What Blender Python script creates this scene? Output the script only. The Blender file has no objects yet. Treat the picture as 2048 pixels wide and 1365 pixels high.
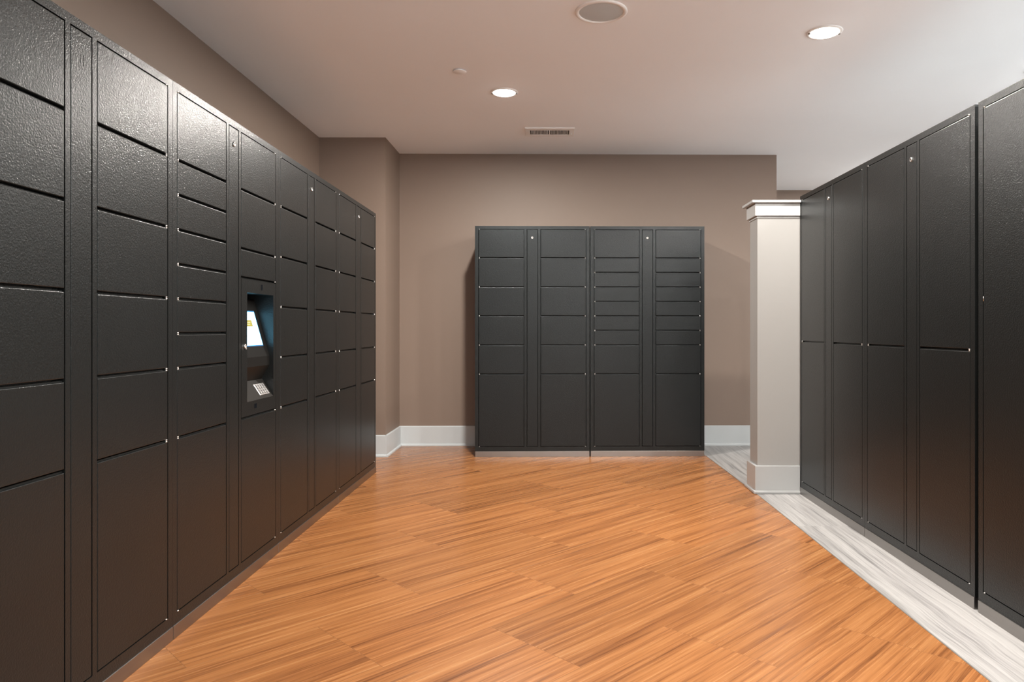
import bpy, bmesh, math, random
from mathutils import Vector, Matrix

random.seed(4)
scene = bpy.context.scene
COL = scene.collection
PI = math.pi

# ------------------------------------------------------------------ view
F = 1435.0
EYE = 1.118
ROOM_H = 2.779
cam_data = bpy.data.cameras.new('camera')
cam = bpy.data.objects.new('camera', cam_data)
COL.objects.link(cam)
cam.location = (0, 0, EYE)
cam.rotation_euler = (PI / 2, 0, 0)
cam_data.sensor_fit = 'HORIZONTAL'
cam_data.sensor_width = 36.0
cam_data.lens = 36.0 * F / 2048.0
cam_data.shift_x = -77.0 / 2048.0
cam_data.shift_y = -25.5 / 2048.0
cam_data.clip_start = 0.02
scene.camera = cam
vs = scene.view_settings
scene.display_settings.display_device = 'sRGB'
vs.view_transform = 'Standard'
vs.look = 'None'
vs.exposure = 0.46
vs.gamma = 1.0
vs.use_curve_mapping = False
try:
    scene.cycles.use_denoising = True
    scene.cycles.max_bounces = 12
    scene.cycles.diffuse_bounces = 8
    scene.cycles.glossy_bounces = 6
    scene.cycles.sample_clamp_indirect = 6.0
    scene.cycles.blur_glossy = 0.3
except Exception:
    pass
w = bpy.data.worlds.new('world')
scene.world = w
w.use_nodes = True
w.node_tree.nodes['Background'].inputs[0].default_value = (0.6, 0.6, 0.62, 1)
w.node_tree.nodes['Background'].inputs[1].default_value = 0.05


# ------------------------------------------------------------------ materials
def s2l(r, g, b):
    def f(c):
        c /= 255.0
        return c / 12.92 if c <= 0.04045 else ((c + 0.055) / 1.055) ** 2.4
    return (f(r), f(g), f(b), 1.0)


class N:
    """thin helper round a node tree"""
    def __init__(self, name):
        self.m = bpy.data.materials.new(name)
        self.m.use_nodes = True
        self.t = self.m.node_tree
        self.b = self.t.nodes['Principled BSDF']

    def node(self, kind, **kw):
        n = self.t.nodes.new(kind)
        for k, v in kw.items():
            setattr(n, k, v)
        return n

    def link(self, a, b):
        self.t.links.new(a, b)

    def math(self, op, a, b=None):
        n = self.node('ShaderNodeMath', operation=op)
        for i, v in enumerate((a, b)):
            if v is None:
                continue
            if isinstance(v, (int, float)):
                n.inputs[i].default_value = v
            else:
                self.link(v, n.inputs[i])
        return n.outputs[0]

    def mix(self, fac, a, b, blend='MIX'):
        n = self.node('ShaderNodeMix', data_type='RGBA', blend_type=blend)
        for s, v in ((n.inputs[0], fac), (n.inputs[6], a), (n.inputs[7], b)):
            if isinstance(v, (int, float)):
                s.default_value = v
            elif isinstance(v, tuple):
                s.default_value = v
            else:
                self.link(v, s)
        return n.outputs[2]

    def noise(self, vec, scale, detail=2.0, rough=0.5, dist=0.0):
        n = self.node('ShaderNodeTexNoise')
        n.inputs['Scale'].default_value = scale
        n.inputs['Detail'].default_value = detail
        n.inputs['Roughness'].default_value = rough
        n.inputs['Distortion'].default_value = dist
        if vec is not None:
            self.link(vec, n.inputs['Vector'])
        return n.outputs['Fac']

    def ramp(self, fac, *stops):
        n = self.node('ShaderNodeValToRGB')
        e = n.color_ramp.elements
        while len(e) < len(stops):
            e.new(0.5)
        for i, (p, c) in enumerate(stops):
            e[i].position = p
            e[i].color = c
        self.link(fac, n.inputs[0])
        return n.outputs[0]

    def bump(self, h, strength, dist):
        n = self.node('ShaderNodeBump')
        n.inputs['Strength'].default_value = strength
        n.inputs['Distance'].default_value = dist
        self.link(h, n.inputs['Height'])
        self.link(n.outputs[0], self.b.inputs['Normal'])

    def pos(self):
        return self.node('ShaderNodeNewGeometry').outputs['Position']

    def set(self, **kw):
        for k, v in kw.items():
            self.b.inputs[k.replace('_', ' ')].default_value = v
        return self


def powder_coat():
    n = N('black powder coat')
    p = n.pos()
    big = n.noise(p, 3.0, 3.0)
    c = n.mix(big, (0.0066, 0.0074, 0.0074, 1), (0.0086, 0.0094, 0.0093, 1))
    n.link(c, n.b.inputs['Base Color'])
    n.set(IOR=1.32, Specular_Tint=(0.82, 0.93, 1.0, 1))
    r = n.math('ADD', n.math('MULTIPLY', n.noise(p, 2.2, 3.0), 0.08), 0.36)
    n.link(r, n.b.inputs['Roughness'])
    g = n.noise(p, 180.0, 2.5, 0.65)
    n.bump(g, 0.85, 0.0014)
    n.set(Coat_Weight=0.45, Coat_Roughness=0.13, Coat_IOR=1.36)
    n.link(n.b.inputs['Normal'].links[0].from_socket, n.b.inputs['Coat Normal'])
    return n.m


def flat(name, col, rough=0.6, bump=0.0, bscale=120.0, metallic=0.0, var=0.04, ior=1.5):
    n = N(name)
    p = n.pos()
    lo = tuple(max(0, c * (1 - var)) for c in col[:3]) + (1,)
    hi = tuple(min(1, c * (1 + var)) for c in col[:3]) + (1,)
    c = n.mix(n.noise(p, 2.5, 4.0), lo, hi)
    n.link(c, n.b.inputs['Base Color'])
    n.set(Roughness=rough, Metallic=metallic, IOR=ior)
    if bump:
        n.bump(n.noise(p, bscale, 3.0), bump, 0.002)
    return n.m


def brushed_steel():
    n = N('brushed steel')
    tc = n.node('ShaderNodeTexCoord').outputs['Object']
    mp = n.node('ShaderNodeMapping')
    mp.inputs['Scale'].default_value = (2.0, 2.0, 160.0)
    n.link(tc, mp.inputs[0])
    streak = n.noise(mp.outputs[0], 3.0, 4.0)
    blot = n.noise(tc, 4.0, 3.0, 0.5)
    c = n.mix(blot, (0.31, 0.295, 0.285, 1), (0.37, 0.355, 0.345, 1))
    c = n.mix(n.math('MULTIPLY', streak, 0.35), c, (0.24, 0.235, 0.23, 1))
    n.link(c, n.b.inputs['Base Color'])
    n.link(n.math('ADD', n.math('MULTIPLY', blot, 0.12), 0.28), n.b.inputs['Roughness'])
    n.set(Metallic=1.0)
    n.bump(streak, 0.12, 0.001)
    return n.m


def wood_floor():
    """45 degree wood-look tiles, 0.92 x 0.46 m, half offset, streaked along their length"""
    n = N('orange wood look floor')
    p = n.pos()
    sep = n.node('ShaderNodeSeparateXYZ')
    n.link(p, sep.inputs[0])
    k = math.sqrt(0.5)
    s = n.math('MULTIPLY', n.math('ADD', sep.outputs[0], sep.outputs[1]), k)
    t = n.math('MULTIPLY', n.math('SUBTRACT', sep.outputs[0], sep.outputs[1]), k)
    s = n.math('SUBTRACT', s, 1.742)
    t = n.math('ADD', t, 1.60)
    cmb = n.node('ShaderNodeCombineXYZ')
    n.link(s, cmb.inputs[0]); n.link(t, cmb.inputs[1])

    def brick(width, row, mortar):
        br = n.node('ShaderNodeTexBrick')
        br.offset = 0.5
        br.inputs['Color1'].default_value = (0, 0, 0, 1)
        br.inputs['Color2'].default_value = (1, 1, 1, 1)
        br.inputs['Mortar'].default_value = (0.5, 0.5, 0.5, 1)
        br.inputs['Scale'].default_value = 1.0
        br.inputs['Mortar Size'].default_value = mortar
        br.inputs['Mortar Smooth'].default_value = 0.0
        br.inputs['Brick Width'].default_value = width
        br.inputs['Row Height'].default_value = row
        n.link(cmb.outputs[0], br.inputs['Vector'])
        return br
    tile = brick(0.920, 0.457, 0.0009)
    rnd = n.node('ShaderNodeSeparateColor')
    n.link(tile.outputs['Color'], rnd.inputs[0])
    rv = rnd.outputs[0]

    def streak(ks, kt, off, scale, detail, rough, dist=0.0):
        v = n.node('ShaderNodeCombineXYZ')
        wob = n.noise(cmb.outputs[0], 1.7, 2.0)
        n.link(n.math('ADD', n.math('MULTIPLY', s, ks), n.math('MULTIPLY', rv, off)), v.inputs[0])
        tt = n.math('ADD', t, n.math('MULTIPLY', wob, 0.014))
        n.link(n.math('ADD', n.math('MULTIPLY', tt, kt), n.math('MULTIPLY', rv, off * 1.7)), v.inputs[1])
        return n.noise(v.outputs[0], scale, detail, rough, dist)
    a = streak(0.55, 15.0, 37.0, 1.0, 5.0, 0.62)
    b = streak(1.2, 70.0, 21.0, 1.0, 4.0, 0.6)
    c = streak(5.0, 330.0, 11.0, 1.0, 3.0, 0.6)
    f = n.math('ADD', n.math('ADD', n.math('MULTIPLY', a, 0.44), n.math('MULTIPLY', b, 0.42)), n.math('MULTIPLY', c, 0.23))
    col = n.ramp(f,
                 (0.405, (0.1217, 0.0436, 0.0140, 1)),
                 (0.475, (0.2171, 0.0823, 0.0270, 1)),
                 (0.545, (0.2993, 0.1206, 0.0399, 1)),
                 (0.615, (0.3552, 0.1540, 0.0548, 1)),
                 (0.715, (0.4210, 0.2028, 0.0789, 1)))
    tint = n.ramp(rv, (0.0, (0.86, 0.86, 0.86, 1)), (0.5, (1.0, 1.0, 1.0, 1)), (1.0, (1.07, 1.05, 1.02, 1)))
    col = n.mix(1.0, col, tint, 'MULTIPLY')
    # fine dark pencil veins
    vein = streak(0.9, 46.0, 29.0, 1.0, 6.0, 0.7, 0.4)
    vm = n.ramp(vein, (0.365, (1, 1, 1, 1)), (0.40, (0, 0, 0, 1)))
    col = n.mix(n.math('MULTIPLY', vm, 0.60), col, (0.15, 0.062, 0.028, 1))
    col = n.mix(n.math('MULTIPLY', tile.outputs['Fac'], 0.55), col, (0.10, 0.045, 0.02, 1))
    n.link(col, n.b.inputs['Base Color'])
    r = n.math('ADD', n.math('MULTIPLY', b, 0.12), 0.20)
    n.link(r, n.b.inputs['Roughness'])
    n.set(IOR=1.45)
    n.bump(c, 0.03, 0.0006)
    return n.m


def grey_floor():
    n = N('pale grey streaked floor')
    p = n.pos()
    sep = n.node('ShaderNodeSeparateXYZ')
    n.link(p, sep.inputs[0])
    x, y = sep.outputs[0], sep.outputs[1]
    cmb = n.node('ShaderNodeCombineXYZ')
    n.link(n.math('SUBTRACT', y, 2.672), cmb.inputs[0])
    n.link(n.math('SUBTRACT', x, 1.392), cmb.inputs[1])
    br = n.node('ShaderNodeTexBrick')
    br.offset = 0.5
    br.inputs['Color1'].default_value = (0, 0, 0, 1)
    br.inputs['Color2'].default_value = (1, 1, 1, 1)
    br.inputs['Scale'].default_value = 1.0
    br.inputs['Mortar Size'].default_value = 0.0008
    br.inputs['Mortar Smooth'].default_value = 0.0
    br.inputs['Brick Width'].default_value = 2.76
    br.inputs['Row Height'].default_value = 0.457
    n.link(cmb.outputs[0], br.inputs['Vector'])
    rnd = n.node('ShaderNodeSeparateColor')
    n.link(br.outputs['Color'], rnd.inputs[0])

    def streak(kx, ky, off, detail, rough):
        v = n.node('ShaderNodeCombineXYZ')
        wob = n.math('MULTIPLY', n.noise(p, 2.3, 2.0), 0.04)
        n.link(n.math('ADD', n.math('MULTIPLY', n.math('ADD', x, wob), kx), n.math('MULTIPLY', rnd.outputs[0], off)), v.inputs[0])
        n.link(n.math('MULTIPLY', y, ky), v.inputs[1])
        return n.noise(v.outputs[0], 1.0, detail, rough)
    f = n.math('ADD', n.math('MULTIPLY', streak(26.0, 0.9, 31.0, 5.0, 0.65), 0.6), n.math('MULTIPLY', streak(150.0, 2.2, 13.0, 3.0, 0.6), 0.4))
    col = n.ramp(f, (0.38, (0.165, 0.16, 0.16, 1)), (0.46, (0.275, 0.268, 0.265, 1)), (0.54, (0.355, 0.347, 0.342, 1)), (0.66, (0.42, 0.412, 0.405, 1)))
    col = n.mix(n.math('MULTIPLY', br.outputs['Fac'], 0.4), col, (0.25, 0.24, 0.23, 1))
    n.link(col, n.b.inputs['Base Color'])
    n.set(Roughness=0.33, IOR=1.45)
    return n.m


def emit(name, col, strength):
    n = N(name)
    n.set(Base_Color=(0.02, 0.02, 0.02, 1), Emission_Color=col, Emission_Strength=strength)
    return n.m


M = {}
M['black'] = powder_coat()
M['void'] = flat('dark steel inside', (0.012, 0.012, 0.012), 0.7)
M['steel'] = brushed_steel()
M['chrome'] = flat('chrome', (0.90, 0.89, 0.88), 0.32, metallic=1.0, var=0.01)
M['wall'] = flat('taupe wall paint', (0.210, 0.157, 0.126), 0.55, bump=0.05, bscale=260.0, var=0.02)
M['ceil'] = flat('white ceiling paint', (0.885, 0.93, 0.985), 0.85, bump=0.04, bscale=180.0, var=0.015)
M['white'] = flat('white trim paint', (0.50, 0.535, 0.555), 0.38, var=0.015)
M['post'] = flat('white satin paint', (0.295, 0.290, 0.282), 0.42, var=0.015)
M['wood'] = wood_floor()
M['grey'] = grey_floor()
M['posttrim'] = flat('white gloss post trim', (0.375, 0.382, 0.385), 0.35, var=0.015)
M['pale'] = flat('pale bounce wall paint', (0.80, 0.82, 0.84), 0.6)  # pale tone chosen for the unseen walls so they bounce more light
M['strip'] = flat('grey transition strip', (0.16, 0.15, 0.14), 0.4)
M['plastic'] = flat('dark grey plastic', (0.009, 0.0088, 0.0083), 0.5, ior=1.25)
M['shelf'] = flat('warm grey steel', (0.018, 0.0165, 0.015), 0.4, ior=1.3)
M['glass'] = flat('black glass', (0.004, 0.005, 0.008), 0.08)
M['bezel'] = flat('speaker ring white', (0.88, 0.90, 0.92), 0.5)
M['grille'] = flat('grey speaker mesh', (0.56, 0.62, 0.66), 0.6, bump=0.35, bscale=900.0)
M['ventw'] = flat('white vent enamel', (0.84, 0.86, 0.88), 0.4)
M['ventshade'] = flat('painted duct shade', (0.035, 0.033, 0.033), 0.7)  # dark colour stands in for the shade inside the duct
M['rubber'] = flat('grey screw', (0.22, 0.21, 0.20), 0.4, metallic=0.6)
M['keys'] = flat('steel keypad', (0.72, 0.70, 0.70), 0.32, metallic=0.7)
LAMP_COL = (1.0, 0.945, 0.87, 1)
M['bulb'] = emit('lamp lens', LAMP_COL, 12.0)
M['screen'] = emit('lit screen', (0.24, 0.72, 1.0, 1), 4.5)
M['screen_edge'] = emit('screen blue edge', (0.004, 0.16, 0.42, 1), 1.0)
M['banner'] = emit('olive banner on screen', (0.45, 0.36, 0.03, 1), 1.0)
M['banner_text'] = emit('pale banner lettering', (0.85, 0.8, 0.45, 1), 1.1)


# ------------------------------------------------------------------ mesh helpers
def bm_box(bm, x0, x1, y0, y1, z0, z1, mi=0):
    vs_ = [bm.verts.new((x, y, z)) for x in (x0, x1) for y in (y0, y1) for z in (z0, z1)]
    q = [(0, 1, 3, 2), (4, 6, 7, 5), (0, 4, 5, 1), (2, 3, 7, 6), (0, 2, 6, 4), (1, 5, 7, 3)]
    for f in q:
        face = bm.faces.new([vs_[i] for i in f])
        face.material_index = mi


def bm_rbox(bm, x0, x1, y0, y1, z0, z1, r, seg=2, mi=0):
    """box with rounded edges"""
    t = bmesh.new()
    bm_box(t, x0, x1, y0, y1, z0, z1, mi)
    bmesh.ops.bevel(t, geom=list(t.edges), offset=r, segments=seg, affect='EDGES', profile=0.5)
    merge(bm, t)


def merge(bm, t):
    me = bpy.data.meshes.new('tmp')
    t.to_mesh(me)
    t.free()
    bm.from_mesh(me)
    bpy.data.meshes.remove(me)


def bm_prism(bm, pts, z0, z1, mi=0):
    """vertical prism over a plan polygon (counter-clockwise)"""
    lo = [bm.verts.new((x, y, z0)) for x, y in pts]
    hi = [bm.verts.new((x, y, z1)) for x, y in pts]
    bm.faces.new(list(reversed(lo))).material_index = mi
    bm.faces.new(hi).material_index = mi
    n = len(pts)
    for i in range(n):
        j = (i + 1) % n
        bm.faces.new((lo[i], lo[j], hi[j], hi[i])).material_index = mi


def bm_extrude_x(bm, prof, x0, x1, mi=0):
    """profile of (y, z) swept along x"""
    a = [bm.verts.new((x0, y, z)) for y, z in prof]
    b = [bm.verts.new((x1, y, z)) for y, z in prof]
    bm.faces.new(a).material_index = mi
    bm.faces.new(list(reversed(b))).material_index = mi
    n = len(prof)
    for i in range(n):
        j = (i + 1) % n
        bm.faces.new((a[j], a[i], b[i], b[j])).material_index = mi


def bm_lathe(bm, prof, seg=40, mi=0, axis='z', centre=(0, 0, 0)):
    """revolve (radius, height) pairs"""
    rings = []
    for r, h in prof:
        if r < 1e-6:
            rings.append([bm.verts.new((0, 0, h))])
        else:
            rings.append([bm.verts.new((r * math.cos(2 * PI * i / seg), r * math.sin(2 * PI * i / seg), h)) for i in range(seg)])
    vv = [v for ring in rings for v in ring]
    for a, b in zip(rings, rings[1:]):
        for i in range(seg):
            j = (i + 1) % seg
            if len(a) == 1 and len(b) == 1:
                continue
            if len(a) == 1:
                f = bm.faces.new((a[0], b[j], b[i]))
            elif len(b) == 1:
                f = bm.faces.new((a[i], a[j], b[0]))
            else:
                f = bm.faces.new((a[i], a[j], b[j], b[i]))
            f.material_index = mi
            f.smooth = True
    if axis == 'y':
        for v in vv:
            v.co = Vector((v.co.x, -v.co.z, v.co.y))
    for v in vv:
        v.co += Vector(centre)


def mesh(name, bm, mats):
    bmesh.ops.recalc_face_normals(bm, faces=bm.faces)
    me = bpy.data.meshes.new(name)
    bm.to_mesh(me)
    bm.free()
    for m in (mats if isinstance(mats, (list, tuple)) else [mats]):
        me.materials.append(m)
    return me


def put(name, me, parent=None, loc=(0, 0, 0), rot=(0, 0, 0), label=None):
    o = bpy.data.objects.new(name, me)
    COL.objects.link(o)
    o.location = loc
    o.rotation_euler = rot
    if parent is not None:
        o.parent = parent
    if label:
        o['label'] = label
    return o


def build(name, fn, mats, parent=None, loc=(0, 0, 0), rot=(0, 0, 0), label=None, bevel=0.0):
    bm = bmesh.new()
    fn(bm)
    o = put(name, mesh(name, bm, mats), parent, loc, rot, label)
    if bevel:
        m = o.modifiers.new('soft_edge', 'BEVEL')
        m.width = bevel
        m.segments = 2
        m.limit_method = 'ANGLE'
        m.angle_limit = math.radians(40)
    return o


def tag(o, label, cat=None, group=None, kind=None):
    o['label'] = label
    if cat:
        o['category'] = cat
    if group:
        o['group'] = group
    if kind:
        o['kind'] = kind
    return o


def empty(name, loc, rz, label, cat, group=None, kind=None):
    o = bpy.data.objects.new(name, None)
    COL.objects.link(o)
    o.empty_display_size = 0.1
    o.location = loc
    o.rotation_euler = (0, 0, rz)
    return tag(o, label, cat, group, kind)


# ------------------------------------------------------------------ room
XL, XA, XC, XR = -2.012, -1.435, 2.164, 3.9      # left wall, alcove return, back wall's end, far right
YB0, YB1 = 6.822, 6.868                            # back wall at its left and right end
YA, YF, YN = 6.24, 8.62, -4.2                      # alcove front, passage end, behind the camera


def struct(name, fn, mat, label, cat):
    o = build(name, fn, mat)
    return tag(o, label, cat, kind='structure')


BX = [(1.363, 6.27), (1.392, 4.80), (1.392, .9)]   # edge between the two floorings
struct('floor', lambda b: bm_prism(b, [(-2.2, .9), (1.392, .9), (1.392, 4.80), (1.363, 6.27), (1.352, 7.0), (-2.2, 7.0)], -0.10, 0.0),
       M['wood'], 'orange wood-look floor laid diagonally between the lockers', 'floor')
struct('floor_passage', lambda b: bm_prism(b, [(1.392, .9), (-2.2, .9), (-2.2, YN - .1), (4.0, YN - .1), (4.0, 8.8), (1.352, 8.8), (1.352, 7.0), (1.363, 6.27), (1.392, 4.80)], -0.10, 0.0),
       M['grey'], 'pale grey streaked floor strip along the right locker row', 'floor')


def strip_fn(b):
    for (xa, ya), (xb, yb) in zip(BX, BX[1:]):
        bm_prism(b, [(xa - .003, ya), (xb - .003, yb), (xb + .003, yb), (xa + .003, ya)], 0.0, 0.0012)


struct('trim_1', strip_fn, M['strip'], 'thin grey strip where orange floor meets pale floor', 'floor strip')
struct('ceiling', lambda b: bm_box(b, XL - .12, XR + .12, YN - .12, YF + .12, ROOM_H, ROOM_H + .12), M['ceil'],
       'white painted ceiling over the locker room', 'ceiling')
struct('wall_left', lambda b: bm_box(b, XL - .12, XL, YN - .12, YA + .12, 0, ROOM_H), M['wall'],
       'taupe wall behind the left locker row', 'wall')
struct('wall_alcove', lambda b: bm_prism(b, [(XL, YA), (XA, YA), (XA, YB0), (XA, 6.95), (XL, 6.95)], 0, ROOM_H), M['wall'],
       'taupe boxed-out wall corner beyond the end of the left lockers', 'wall')
struct('wall_back', lambda b: bm_prism(b, [(XA, YB0), (XC, YB1), (XC, YF + .12), (XC - .12, YF + .12), (XC - .12, 6.99), (XA, 6.95)], 0, ROOM_H), M['wall'],
       'taupe back wall behind the free-standing locker pair', 'wall')
struct('wall_passage', lambda b: bm_box(b, XC, XR + .12, YF, YF + .12, 0, ROOM_H), M['wall'],
       'far taupe wall seen above the white half-height post', 'wall')
struct('wall_right', lambda b: bm_box(b, XR, XR + .12, YN - .12, YF, 0, ROOM_H), M['pale'],
       'white wall across the passage behind the right lockers', 'wall')
struct('wall_behind', lambda b: bm_box(b, XL, XR, YN - .12, YN, 0, ROOM_H), M['pale'],
       'white wall closing the room behind the viewer', 'wall')

BASE_H, BASE_T = 0.189, 0.014


def board_profile(t=BASE_T, h=BASE_H):
    return [(0.0, 0.0), (-t, 0.0), (-t, h - .006), (-t + .005, h), (0.0, h)]


def shoe_profile(t=BASE_T):
    return [(-t + .001, 0.0), (-t - .012, 0.0), (-t - .012, .010), (-t - .0095, .016), (-t - .004, .0205), (-t + .001, .022)]


def skirting(name, p, q, label, a_ext=0.0, b_ext=0.0):
    """baseboard with a shoe moulding along the wall foot from p to q (room on its right-hand side)"""
    d = Vector((q[0] - p[0], q[1] - p[1]))
    ang = math.atan2(d.y, d.x)
    L = d.length
    root = build(name, lambda b: bm_extrude_x(b, board_profile(), -a_ext * BASE_T, L + b_ext * BASE_T), M['white'], None, (p[0], p[1], 0), (0, 0, ang))
    tag(root, label, 'baseboard', kind='structure')
    build('shoe_moulding', lambda b: bm_extrude_x(b, shoe_profile(), -a_ext * (BASE_T + .012), L + b_ext * (BASE_T + .012)), M['white'], root)
    return root


skirting('baseboard_alcove', (XL, YA), (XA, YA), 'short white baseboard on the boxed-out corner past the left lockers', 0, 1)
skirting('baseboard_return', (XA, YA), (XA, YB0), 'short receding white baseboard between boxed-out corner and back wall', .96, -1)
skirting('baseboard_back', (XA, YB0), (XC, YB1), 'long white baseboard along the back wall behind the locker pair', 0, 0)
skirting('baseboard_passage', (XC, YF), (XR, YF), 'white baseboard at the far end of the passage', 0, 0)

# ------------------------------------------------------------------ white half-height post
post = empty('column', (1.40, 4.855, 0), 0, 'white painted half-height post with cap and baseboard beside the right lockers', 'post', kind='structure')
PW, PD = 0.2838, 0.178
build('shaft', lambda b: bm_box(b, 0, PW + .070, 0, PD, 0, 1.963), M['post'], post, bevel=0.002)
build('frieze', lambda b: bm_box(b, -.020, PW, -.018, PD + .018, 1.877, 1.963), M['posttrim'], post, bevel=0.002)
build('cap', lambda b: bm_rbox(b, -.045, PW, -.040, PD + .040, 1.963, 1.981, .003), M['posttrim'], post)
build('bed_moulding', lambda b: bm_box(b, -.006, PW, -.006, PD + .006, 1.862, 1.877), M['posttrim'], post, bevel=0.002)
build('baseboard', lambda b: bm_box(b, -.019, PW, -.015, PD + .015, 0, BASE_H), M['posttrim'], post, bevel=0.003)
build('shoe_moulding', lambda b: bm_rbox(b, -.030, PW, -.026, PD + .040, 0, .022, .006, 3), M['posttrim'], post)

# ------------------------------------------------------------------ lockers
W, H = 0.996, 2.007
ZB, ZT, ZP = 0.0887, 1.979, 0.0496
ROW = [0.7200 + 0.2524 * i for i in range(5)]
C1, LS, C2 = (0.029, 0.428), (0.449, 0.547), (0.568, 0.967)
SIDE_GAP, ROW_GAP = 0.0034, 0.0100
TALL = [1.030]
FIVE = list(ROW)
MANY = [ROW[0], ROW[1]] + [ROW[1] + 0.1262 * i for i in range(1, 7)]
KIOSK = [ROW[0], 1.342, 1.469, 1.728]

_door_cache = {}


def door_mesh(wd, ht):
    key = (round(wd, 4), round(ht, 4))
    if key not in _door_cache:
        bm = bmesh.new()
        bm_rbox(bm, 0, wd, 0, 0.019, 0, ht, 0.0024, 2)
        _door_cache[key] = mesh('door', bm, M['black'])
    return _door_cache[key]


def _pin(bm):
    bm_lathe(bm, [(0.0, 0.0), (0.0030, 0.0), (0.0040, 0.0010), (0.0040, 0.0032), (0.0030, 0.0041), (0.0, 0.0041)], 12)


_b = bmesh.new(); _pin(_b)
PIN = mesh('hinge_pin', _b, M['chrome'])


def _lock(bm):
    bm_lathe(bm, [(0.0, 0.0), (0.0098, 0.0), (0.0098, 0.0035), (0.0086, 0.0050), (0.0070, 0.0052), (0.0068, 0.0034), (0.0, 0.0034)], 20, axis='y')
    bm_box(bm, -0.0012, 0.0012, -0.0042, -0.0030, -0.005, 0.005, 1)


_b = bmesh.new(); _lock(_b)
LOCK = mesh('key_lock', _b, [M['chrome'], M['void']])


def frame_bars(bm, rails1, rails2, niche=False):
    d = 0.034
    bars = [(0, C1[0]), (C1[1], LS[0]), (LS[1], C2[0]), (C2[1], W)]
    for x0, x1 in bars:
        bm_box(bm, x0, x1, 0, d, ZP, H)
    for (x0, x1) in (C1, LS, C2):
        bm_box(bm, x0, x1, 0, d, ZT, H)
        bm_box(bm, x0, x1, 0, d, ZP, ZB)
    for (x0, x1), rl in ((C1, rails1), (C2, rails2)):
        for z in rl:
            bm_box(bm, x0, x1, 0.009, d, z - 0.0075, z - 0.0008)
            bm_box(bm, x0, x1, 0.022, d, z - 0.0075, z + 0.006)


def body(bm, depth, niche):
    y0 = 0.034
    if not niche:
        bm_box(bm, 0, W, y0, depth, ZP, H)
    else:
        nx0, nx1, nz0, nz1, nd = 0.600, 0.945, 0.735, 1.325, 0.185
        bm_box(bm, 0, W, nd, depth, ZP, H)
        bm_box(bm, 0, nx0, y0, nd, ZP, H)
        bm_box(bm, nx1, W, y0, nd, ZP, H)
        bm_box(bm, nx0, nx1, y0, nd, ZP, nz0)
        bm_box(bm, nx0, nx1, y0, nd, nz1, H)


def add_doors(root, col, cuts, outer, kiosk=False):
    """doors of one column, bottom to top; outer = -1 hinges on the left edge, +1 on the right"""
    edges = [ZB - ROW_GAP / 2 + SIDE_GAP] + cuts + [ZT + ROW_GAP / 2 - SIDE_GAP]
    x0, x1 = col[0] + SIDE_GAP, col[1] - SIDE_GAP
    made = []
    for i, (a, b) in enumerate(zip(edges, edges[1:])):
        z0, z1 = a + ROW_GAP / 2, b - ROW_GAP / 2
        if kiosk and i == 1:
            made.append((z0, z1))
            continue
        dr = put('door', door_mesh(x1 - x0, z1 - z0), root, (x0, 0.0, z0))
        hx = 0.0062 if outer < 0 else (x1 - x0) - 0.0062
        top_open = b - a > 0 
        put('hinge_pin', PIN, dr, (hx, 0.0022, z1 - z0))
        put('hinge_pin', PIN, dr, (hx, 0.0022, -0.0041))
    return made


def locker(loc, rz, label, cuts1, cuts2, depth=0.58, lock=True, kiosk=False, group=None, side_pins=None):
    root = empty('parcel_locker', loc, rz, label, 'locker', group)
    build('carcass', lambda b: body(b, depth, kiosk), M['black'], root, bevel=0.002)
    build('face_frame', lambda b: frame_bars(b, cuts1, cuts2, kiosk), M['black'], root)
    build('plinth', lambda b: bm_rbox(b, 0.0015, W - .0015, -0.003, depth - .02, 0.0, ZP - .0008, .0012), M['steel'], root,
          label='brushed steel plinth')
    add_doors(root, C1, cuts1, -1)
    k = add_doors(root, C2, cuts2, 1, kiosk)
    lp = build('lock_panel', lambda b: bm_rbox(b, 0, LS[1] - LS[0] - 2 * SIDE_GAP, 0, .019, 0, ZT - ZB - 2 * SIDE_GAP, .0024), M['black'], root,
               (LS[0] + SIDE_GAP, 0.0, ZB + SIDE_GAP))
    if lock:
        put('key_lock', LOCK, lp, (0.0445, 0.0002, 1.905 - ZB - SIDE_GAP))
    if side_pins:
        for x, z in side_pins:
            build('side_hinge', lambda b: bm_lathe(b, [(0, -.009), (.0028, -.009), (.0028, .009), (0, .009)], 12), M['chrome'], root, (x, .003, z))
    return root, k


LROW = -1.354
LEFT_Y = [2.571 - 0.9970 + 0.9970 * i for i in range(4)]
LG = 'lockers in the left row'
A, _ = locker((LROW, LEFT_Y[0], 0), PI / 2, 'nearest black locker of the left row, six doors per column, cropped by the photo edge', FIVE, FIVE, 0.60, lock=False, group=LG)
B, kz = locker((LROW, LEFT_Y[1], 0), PI / 2, 'black locker in the left row with the built-in touch screen and keypad', MANY, KIOSK, 0.60, kiosk=True, group=LG)
C, _ = locker((LROW, LEFT_Y[2], 0), PI / 2, 'black left-row locker just past the touch screen one, six doors per column', FIVE, FIVE, 0.60, group=LG)
D, _ = locker((LROW, LEFT_Y[3], 0), PI / 2, 'farthest black locker of the left row, beside the boxed-out wall corner', FIVE, FIVE, 0.60, group=LG)
# blanked lock position on the nearest unit: two faint upright ridges
pA = [c for c in A.children if c.name.startswith('lock_panel')][0]


def _blank(bm):
    bm_box(bm, 0.040, 0.0412, -0.0006, 0.002, 1.79, 1.815)
    bm_box(bm, 0.0535, 0.0547, -0.0006, 0.002, 1.785, 1.818)


build('blanked_lock_mark', _blank, M['black'], pA)

# --- kiosk of unit B
(kz0, kz1), = kz
KX0, KX1 = C2[0] + SIDE_GAP, C2[1] - SIDE_GAP
OX0, OX1, OZ0, OZ1 = 0.632, 0.934, 0.788, 1.278
BAY = 0.13


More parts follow.
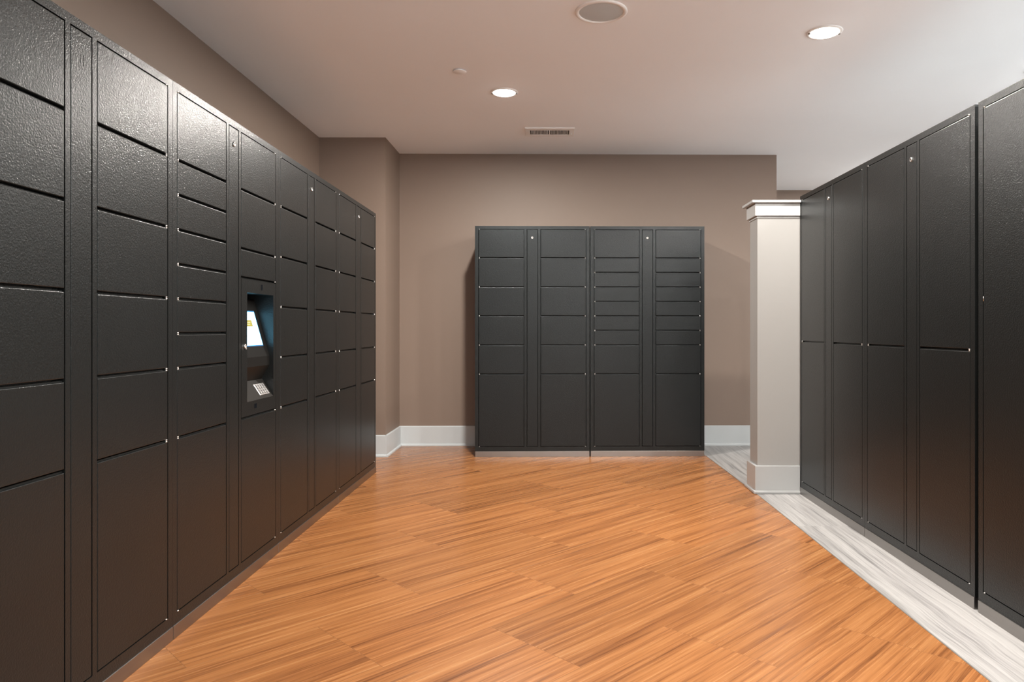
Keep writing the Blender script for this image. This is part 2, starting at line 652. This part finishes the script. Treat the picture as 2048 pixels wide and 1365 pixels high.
def kiosk_fn(bm):
    bm_box(bm, KX0, OX0, 0, .016, kz0, kz1)
    bm_box(bm, OX1, KX1, 0, .016, kz0, kz1)
    bm_box(bm, OX0, OX1, 0, .016, kz0, OZ0)
    bm_box(bm, OX0, OX1, 0, .016, OZ1, kz1)
    bm_box(bm, OX0 - .004, OX0, .016, BAY, OZ0 - .004, OZ1 + .004)      # bay lining
    bm_box(bm, OX1, OX1 + .004, .016, BAY, OZ0 - .004, OZ1 + .004)
    bm_box(bm, OX0, OX1, .016, BAY, OZ1, OZ1 + .004)
    bm_box(bm, OX0, OX1, BAY, BAY + .004, OZ0 - .004, OZ1 + .004)


kiosk = build('kiosk_panel', kiosk_fn, M['black'], B, label='recessed terminal panel')


def hd(z):                                   # depth of the sloping screen face at height z
    return 0.019 + (z - 0.984) * 0.278


def housing(bm):
    bm_extrude_x(bm, [(.019, .940), (.019, .984), (hd(1.255), 1.255), (BAY, 1.265), (BAY, .86), (.060, .868)], OX0, OX1)


build('screen_housing', housing, M['plastic'], kiosk)


def slope_quad(bm, x0, x1, z0, z1, lift, mi, thick=.0015):
    prof = [(hd(z0) - lift, z0), (hd(z0) - lift + thick, z0), (hd(z1) - lift + thick, z1), (hd(z1) - lift, z1)]
    bm_extrude_x(bm, prof, x0, x1, mi)


def screen(bm):
    slope_quad(bm, .672, .893, 1.034, 1.201, .0008, 1)
    slope_quad(bm, .677, .888, 1.0385, 1.196, .0014, 0)
    slope_quad(bm, .735, .832, 1.126, 1.157, .0019, 2)
    slope_quad(bm, .748, .812, 1.1445, 1.1480, .0023, 3)
    slope_quad(bm, .755, .806, 1.1355, 1.1385, .0023, 3)


build('touch_screen', screen, [M['screen'], M['screen_edge'], M['banner'], M['banner_text']], kiosk, label='glowing white touch screen')


def shelf(bm):
    bm_extrude_x(bm, [(.0, OZ0), (.055, OZ0 + .0835), (.10, OZ0 + .0835), (.10, OZ0 - .004), (.002, OZ0 - .004)], OX0, OX1)


build('keypad_shelf', shelf, M['shelf'], kiosk)
tilt = math.atan2(.0835, .055)               # keypad lies on the sloping shelf


def keypad(bm):
    t = bmesh.new()
    bm_rbox(t, 0, .112, -.0015, .002, 0, .060, .001, 1, 0)
    for r in range(4):
        for c in range(4):
            x0 = .010 + c * .0245
            z0 = .005 + r * .0132
            bm_box(t, x0, x0 + .0185, -.0020, -.001, z0, z0 + .0098, 1)
            bm_box(t, x0 + .0055, x0 + .0185, -.0042, -.0018, z0 + .001, z0 + .0088, 0)
    # lean back so that local z runs up the shelf
    rot = Matrix.Rotation(-(PI / 2 - tilt), 4, 'X')
    bmesh.ops.transform(t, matrix=rot, verts=t.verts)
    bmesh.ops.translate(t, verts=t.verts, vec=(.799, .0095, OZ0 + .0150))
    merge(bm, t)


build('keypad', keypad, [M['keys'], M['void']], kiosk, label='steel push-button keypad')
build('camera_window', lambda b: bm_box(b, .787, .803, -.0008, .004, 1.295, 1.321), M['glass'], kiosk, label='small black camera window')
build('reader_window', lambda b: bm_box(b, .709, .735, -.0008, .004, .752, .772), M['glass'], kiosk, label='small black reader window')
put('key_lock', LOCK, kiosk, (.6065, -.0002, 1.038))
build('lock_cam', lambda b: bm_rbox(b, .603, .609, -.009, -.004, 1.024, 1.040, .001), M['chrome'], kiosk)

# --- free-standing pair in front of the back wall
TH = 0.0175
BC = Vector((0.345, 6.240))
ux = Vector((math.cos(TH), math.sin(TH)))
p0 = BC - ux * 1.0005
p1 = BC + ux * 0.0025
BG = 'free-standing locker pair by the back wall'
locker((p0.x, p0.y, 0), TH, 'black locker by the back wall, left of the pair, with twelve doors', FIVE, FIVE, 0.555, group=BG)
locker((p1.x, p1.y + 0.004, -0.0), TH, 'black locker by the back wall, right of the pair, with many shallow doors', MANY, MANY, 0.555, group=BG)

# --- right row
RROW = 1.6845
RG = 'tall-door lockers in the right row'
locker((RROW, 4.842, 0), -PI / 2, 'black two-tier tall-door locker next to the white post', TALL, TALL, 0.58, group=RG)
locker((RROW, 3.8445, 0), -PI / 2, 'black two-tier tall-door locker, middle one of the right row', TALL, TALL, 0.58, group=RG)
locker((RROW, 2.8245, 0), -PI / 2, 'black locker with one full-height door, at the right edge of the photo', [], [], 0.58, group=RG,
       side_pins=[(C1[0] + .0017, 1.233)])

# ------------------------------------------------------------------ ceiling fittings
POWER = 62.0


def lens(bm):
    R, h = 0.074, 0.020
    prof = []
    for i in range(8):
        a = PI / 2 * i / 7
        prof.append((R * math.cos(a), -h * math.sin(a)))
    prof[-1] = (0.0, -h)
    bm_lathe(bm, prof, 32)


def trim_ring(bm):
    bm_lathe(bm, [(.097, 0), (.097, -.003), (.094, -.006), (.080, -.007), (.0755, -.003), (.0755, 0)], 48)


_b = bmesh.new(); lens(_b); LENS = mesh('lamp_lens', _b, M['bulb'])
_b = bmesh.new(); trim_ring(_b); TRIM = mesh('trim_ring', _b, M['ventw'])
_b = bmesh.new(); bm_lathe(_b, [(0, -.012), (.006, -.012), (.0075, -.009), (.0075, -.003), (0, -.003)], 14); SCREW = mesh('retaining_screw', _b, M['rubber'])


def downlight(x, y, label, power=POWER):
    o = empty('ceiling_downlight', (x, y, ROOM_H), 0, label, 'ceiling light', 'round ceiling downlights')
    put('trim_ring', TRIM, o)
    put('lamp_lens', LENS, o, (0, 0, -.003), label='bright lit lamp lens')
    put('retaining_screw', SCREW, o, (-.0835, .004, 0))
    put('retaining_screw', SCREW, o, (.0835, .004, 0))
    la = bpy.data.lights.new('lamp_beam', 'AREA')
    la.shape = 'DISK'
    la.size = 0.10
    la.energy = power
    la.color = LAMP_COL[:3]
    lo = bpy.data.objects.new('lamp_beam', la)
    COL.objects.link(lo)
    lo.parent = o
    lo.location = (0, 0, -.0245)
    return o


downlight(-.325, 5.045, 'lit round downlight above the room centre, nearest the air vent', 72.0)
downlight(1.535, 4.02, 'lit round downlight high above the right locker row', 44.0)
downlight(1.62, 2.65, 'lit downlight above the right lockers, next toward the viewer, out of frame', 31.0)
downlight(.70, 2.00, 'lit downlight over the middle of the floor, out of frame', 44.0)
for x, y, lab in ((1.62, 1.20, 'lit downlight over the right side beside the viewer, out of frame'),
                  (2.50, -.60, 'added unseen downlight behind the viewer on the right'),  # this and those below: unseen lamps added to lift ceiling and passage light
                  (2.50, -2.60, 'added unseen downlight far behind the viewer on the right'),
                  (1.05, -.60, 'added unseen downlight behind the viewer in the middle'),
                  (.60, -2.60, 'added unseen downlight far behind the viewer in the middle'),
                  (3.35, 7.60, 'added downlight at the far end of the passage, hidden by the lockers'),
                  (3.15, 4.60, 'added unseen downlight in the passage behind the white post'),
                  (3.15, 2.60, 'added unseen downlight in the passage behind the right lockers'),
                  (3.15, 0.40, 'added unseen downlight in the passage beside the viewer')):
    downlight(x, y, lab, {7.6: 26.0, 4.6: 30.0, 2.6: 60.0, 1.2: 20.0}.get(y, 42.0))

sp = empty('ceiling_speaker', (.265, 3.76, ROOM_H), 0, 'round grey ceiling speaker cut by the top of the photo', 'speaker')
build('trim_ring', lambda b: bm_lathe(b, [(.137, 0), (.137, -.004), (.133, -.008), (.118, -.009), (.1155, -.004), (.1155, 0)], 64), M['bezel'], sp)
build('grille', lambda b: bm_lathe(b, [(.1155, -.003), (.09, -.0062), (.05, -.0075), (0, -.008)], 64), M['grille'], sp, label='grey mesh grille')

sk = empty('sprinkler_cover', (-.585, 4.622, ROOM_H), 0, 'small white round concealed sprinkler cover left of the central downlight', 'sprinkler cover')
build('cover_plate', lambda b: bm_lathe(b, [(0, -.010), (.0405, -.010), (.0425, -.0085), (.0425, -.0065), (0, -.0055)], 48), M['ceil'], sk)
build('collar', lambda b: bm_lathe(b, [(.030, 0), (.030, -.006), (0, -.006)], 32), M['ceil'], sk)

vt = empty('air_vent', (-.0075, 6.05, ROOM_H), 0, 'white rectangular ceiling air vent with dark slots near the back wall', 'air vent')
VX, VY = .206, .125
SX, SY0, SY1 = .1635, -.066, .079


def vent_frame(bm):
    t = .011
    prof_out = .012
    bm_box(bm, -VX, VX, -VY, SY0, -t, 0)
    bm_box(bm, -VX, VX, SY1, VY, -t, 0)
    bm_box(bm, -VX, -SX, SY0, SY1, -t, 0)
    bm_box(bm, SX, VX, SY0, SY1, -t, 0)
    bm_box(bm, -.0055, .0055, SY0, SY1, -t, 0)


build('frame', vent_frame, M['ventw'], vt, bevel=.0025)
build('duct_shade', lambda b: bm_box(b, -SX, SX, SY0, SY1, -.0015, 0), M['ventshade'], vt, label='painted duct shade behind the slots')  # thin dark sheet in place of a shaded duct opening


def louvres(bm):
    for s in (-1, 1):
        for i in range(1, 13):
            x = s * (.0055 + (SX - .0055) * i / 13.0)
            t = bmesh.new()
            bm_box(t, -.0011, .0011, SY0, SY1, -.0045, .0045)
            bmesh.ops.transform(t, matrix=Matrix.Rotation(math.radians(-28 * s), 4, 'Y'), verts=t.verts)
            bmesh.ops.translate(t, verts=t.verts, vec=(x, 0, -.0060))
            merge(bm, t)


build('louvres', louvres, M['ventw'], vt)
build('damper_lever', lambda b: bm_rbox(b, .176, .189, .018, .030, -.020, -.010, .002), M['ventw'], vt)
for sx in (-.194, .194):
    build('screw', lambda b: bm_lathe(b, [(0, -.0135), (.003, -.0130), (.0045, -.011), (0, -.0105)], 14), M['chrome'], vt, (sx, .005, 0))
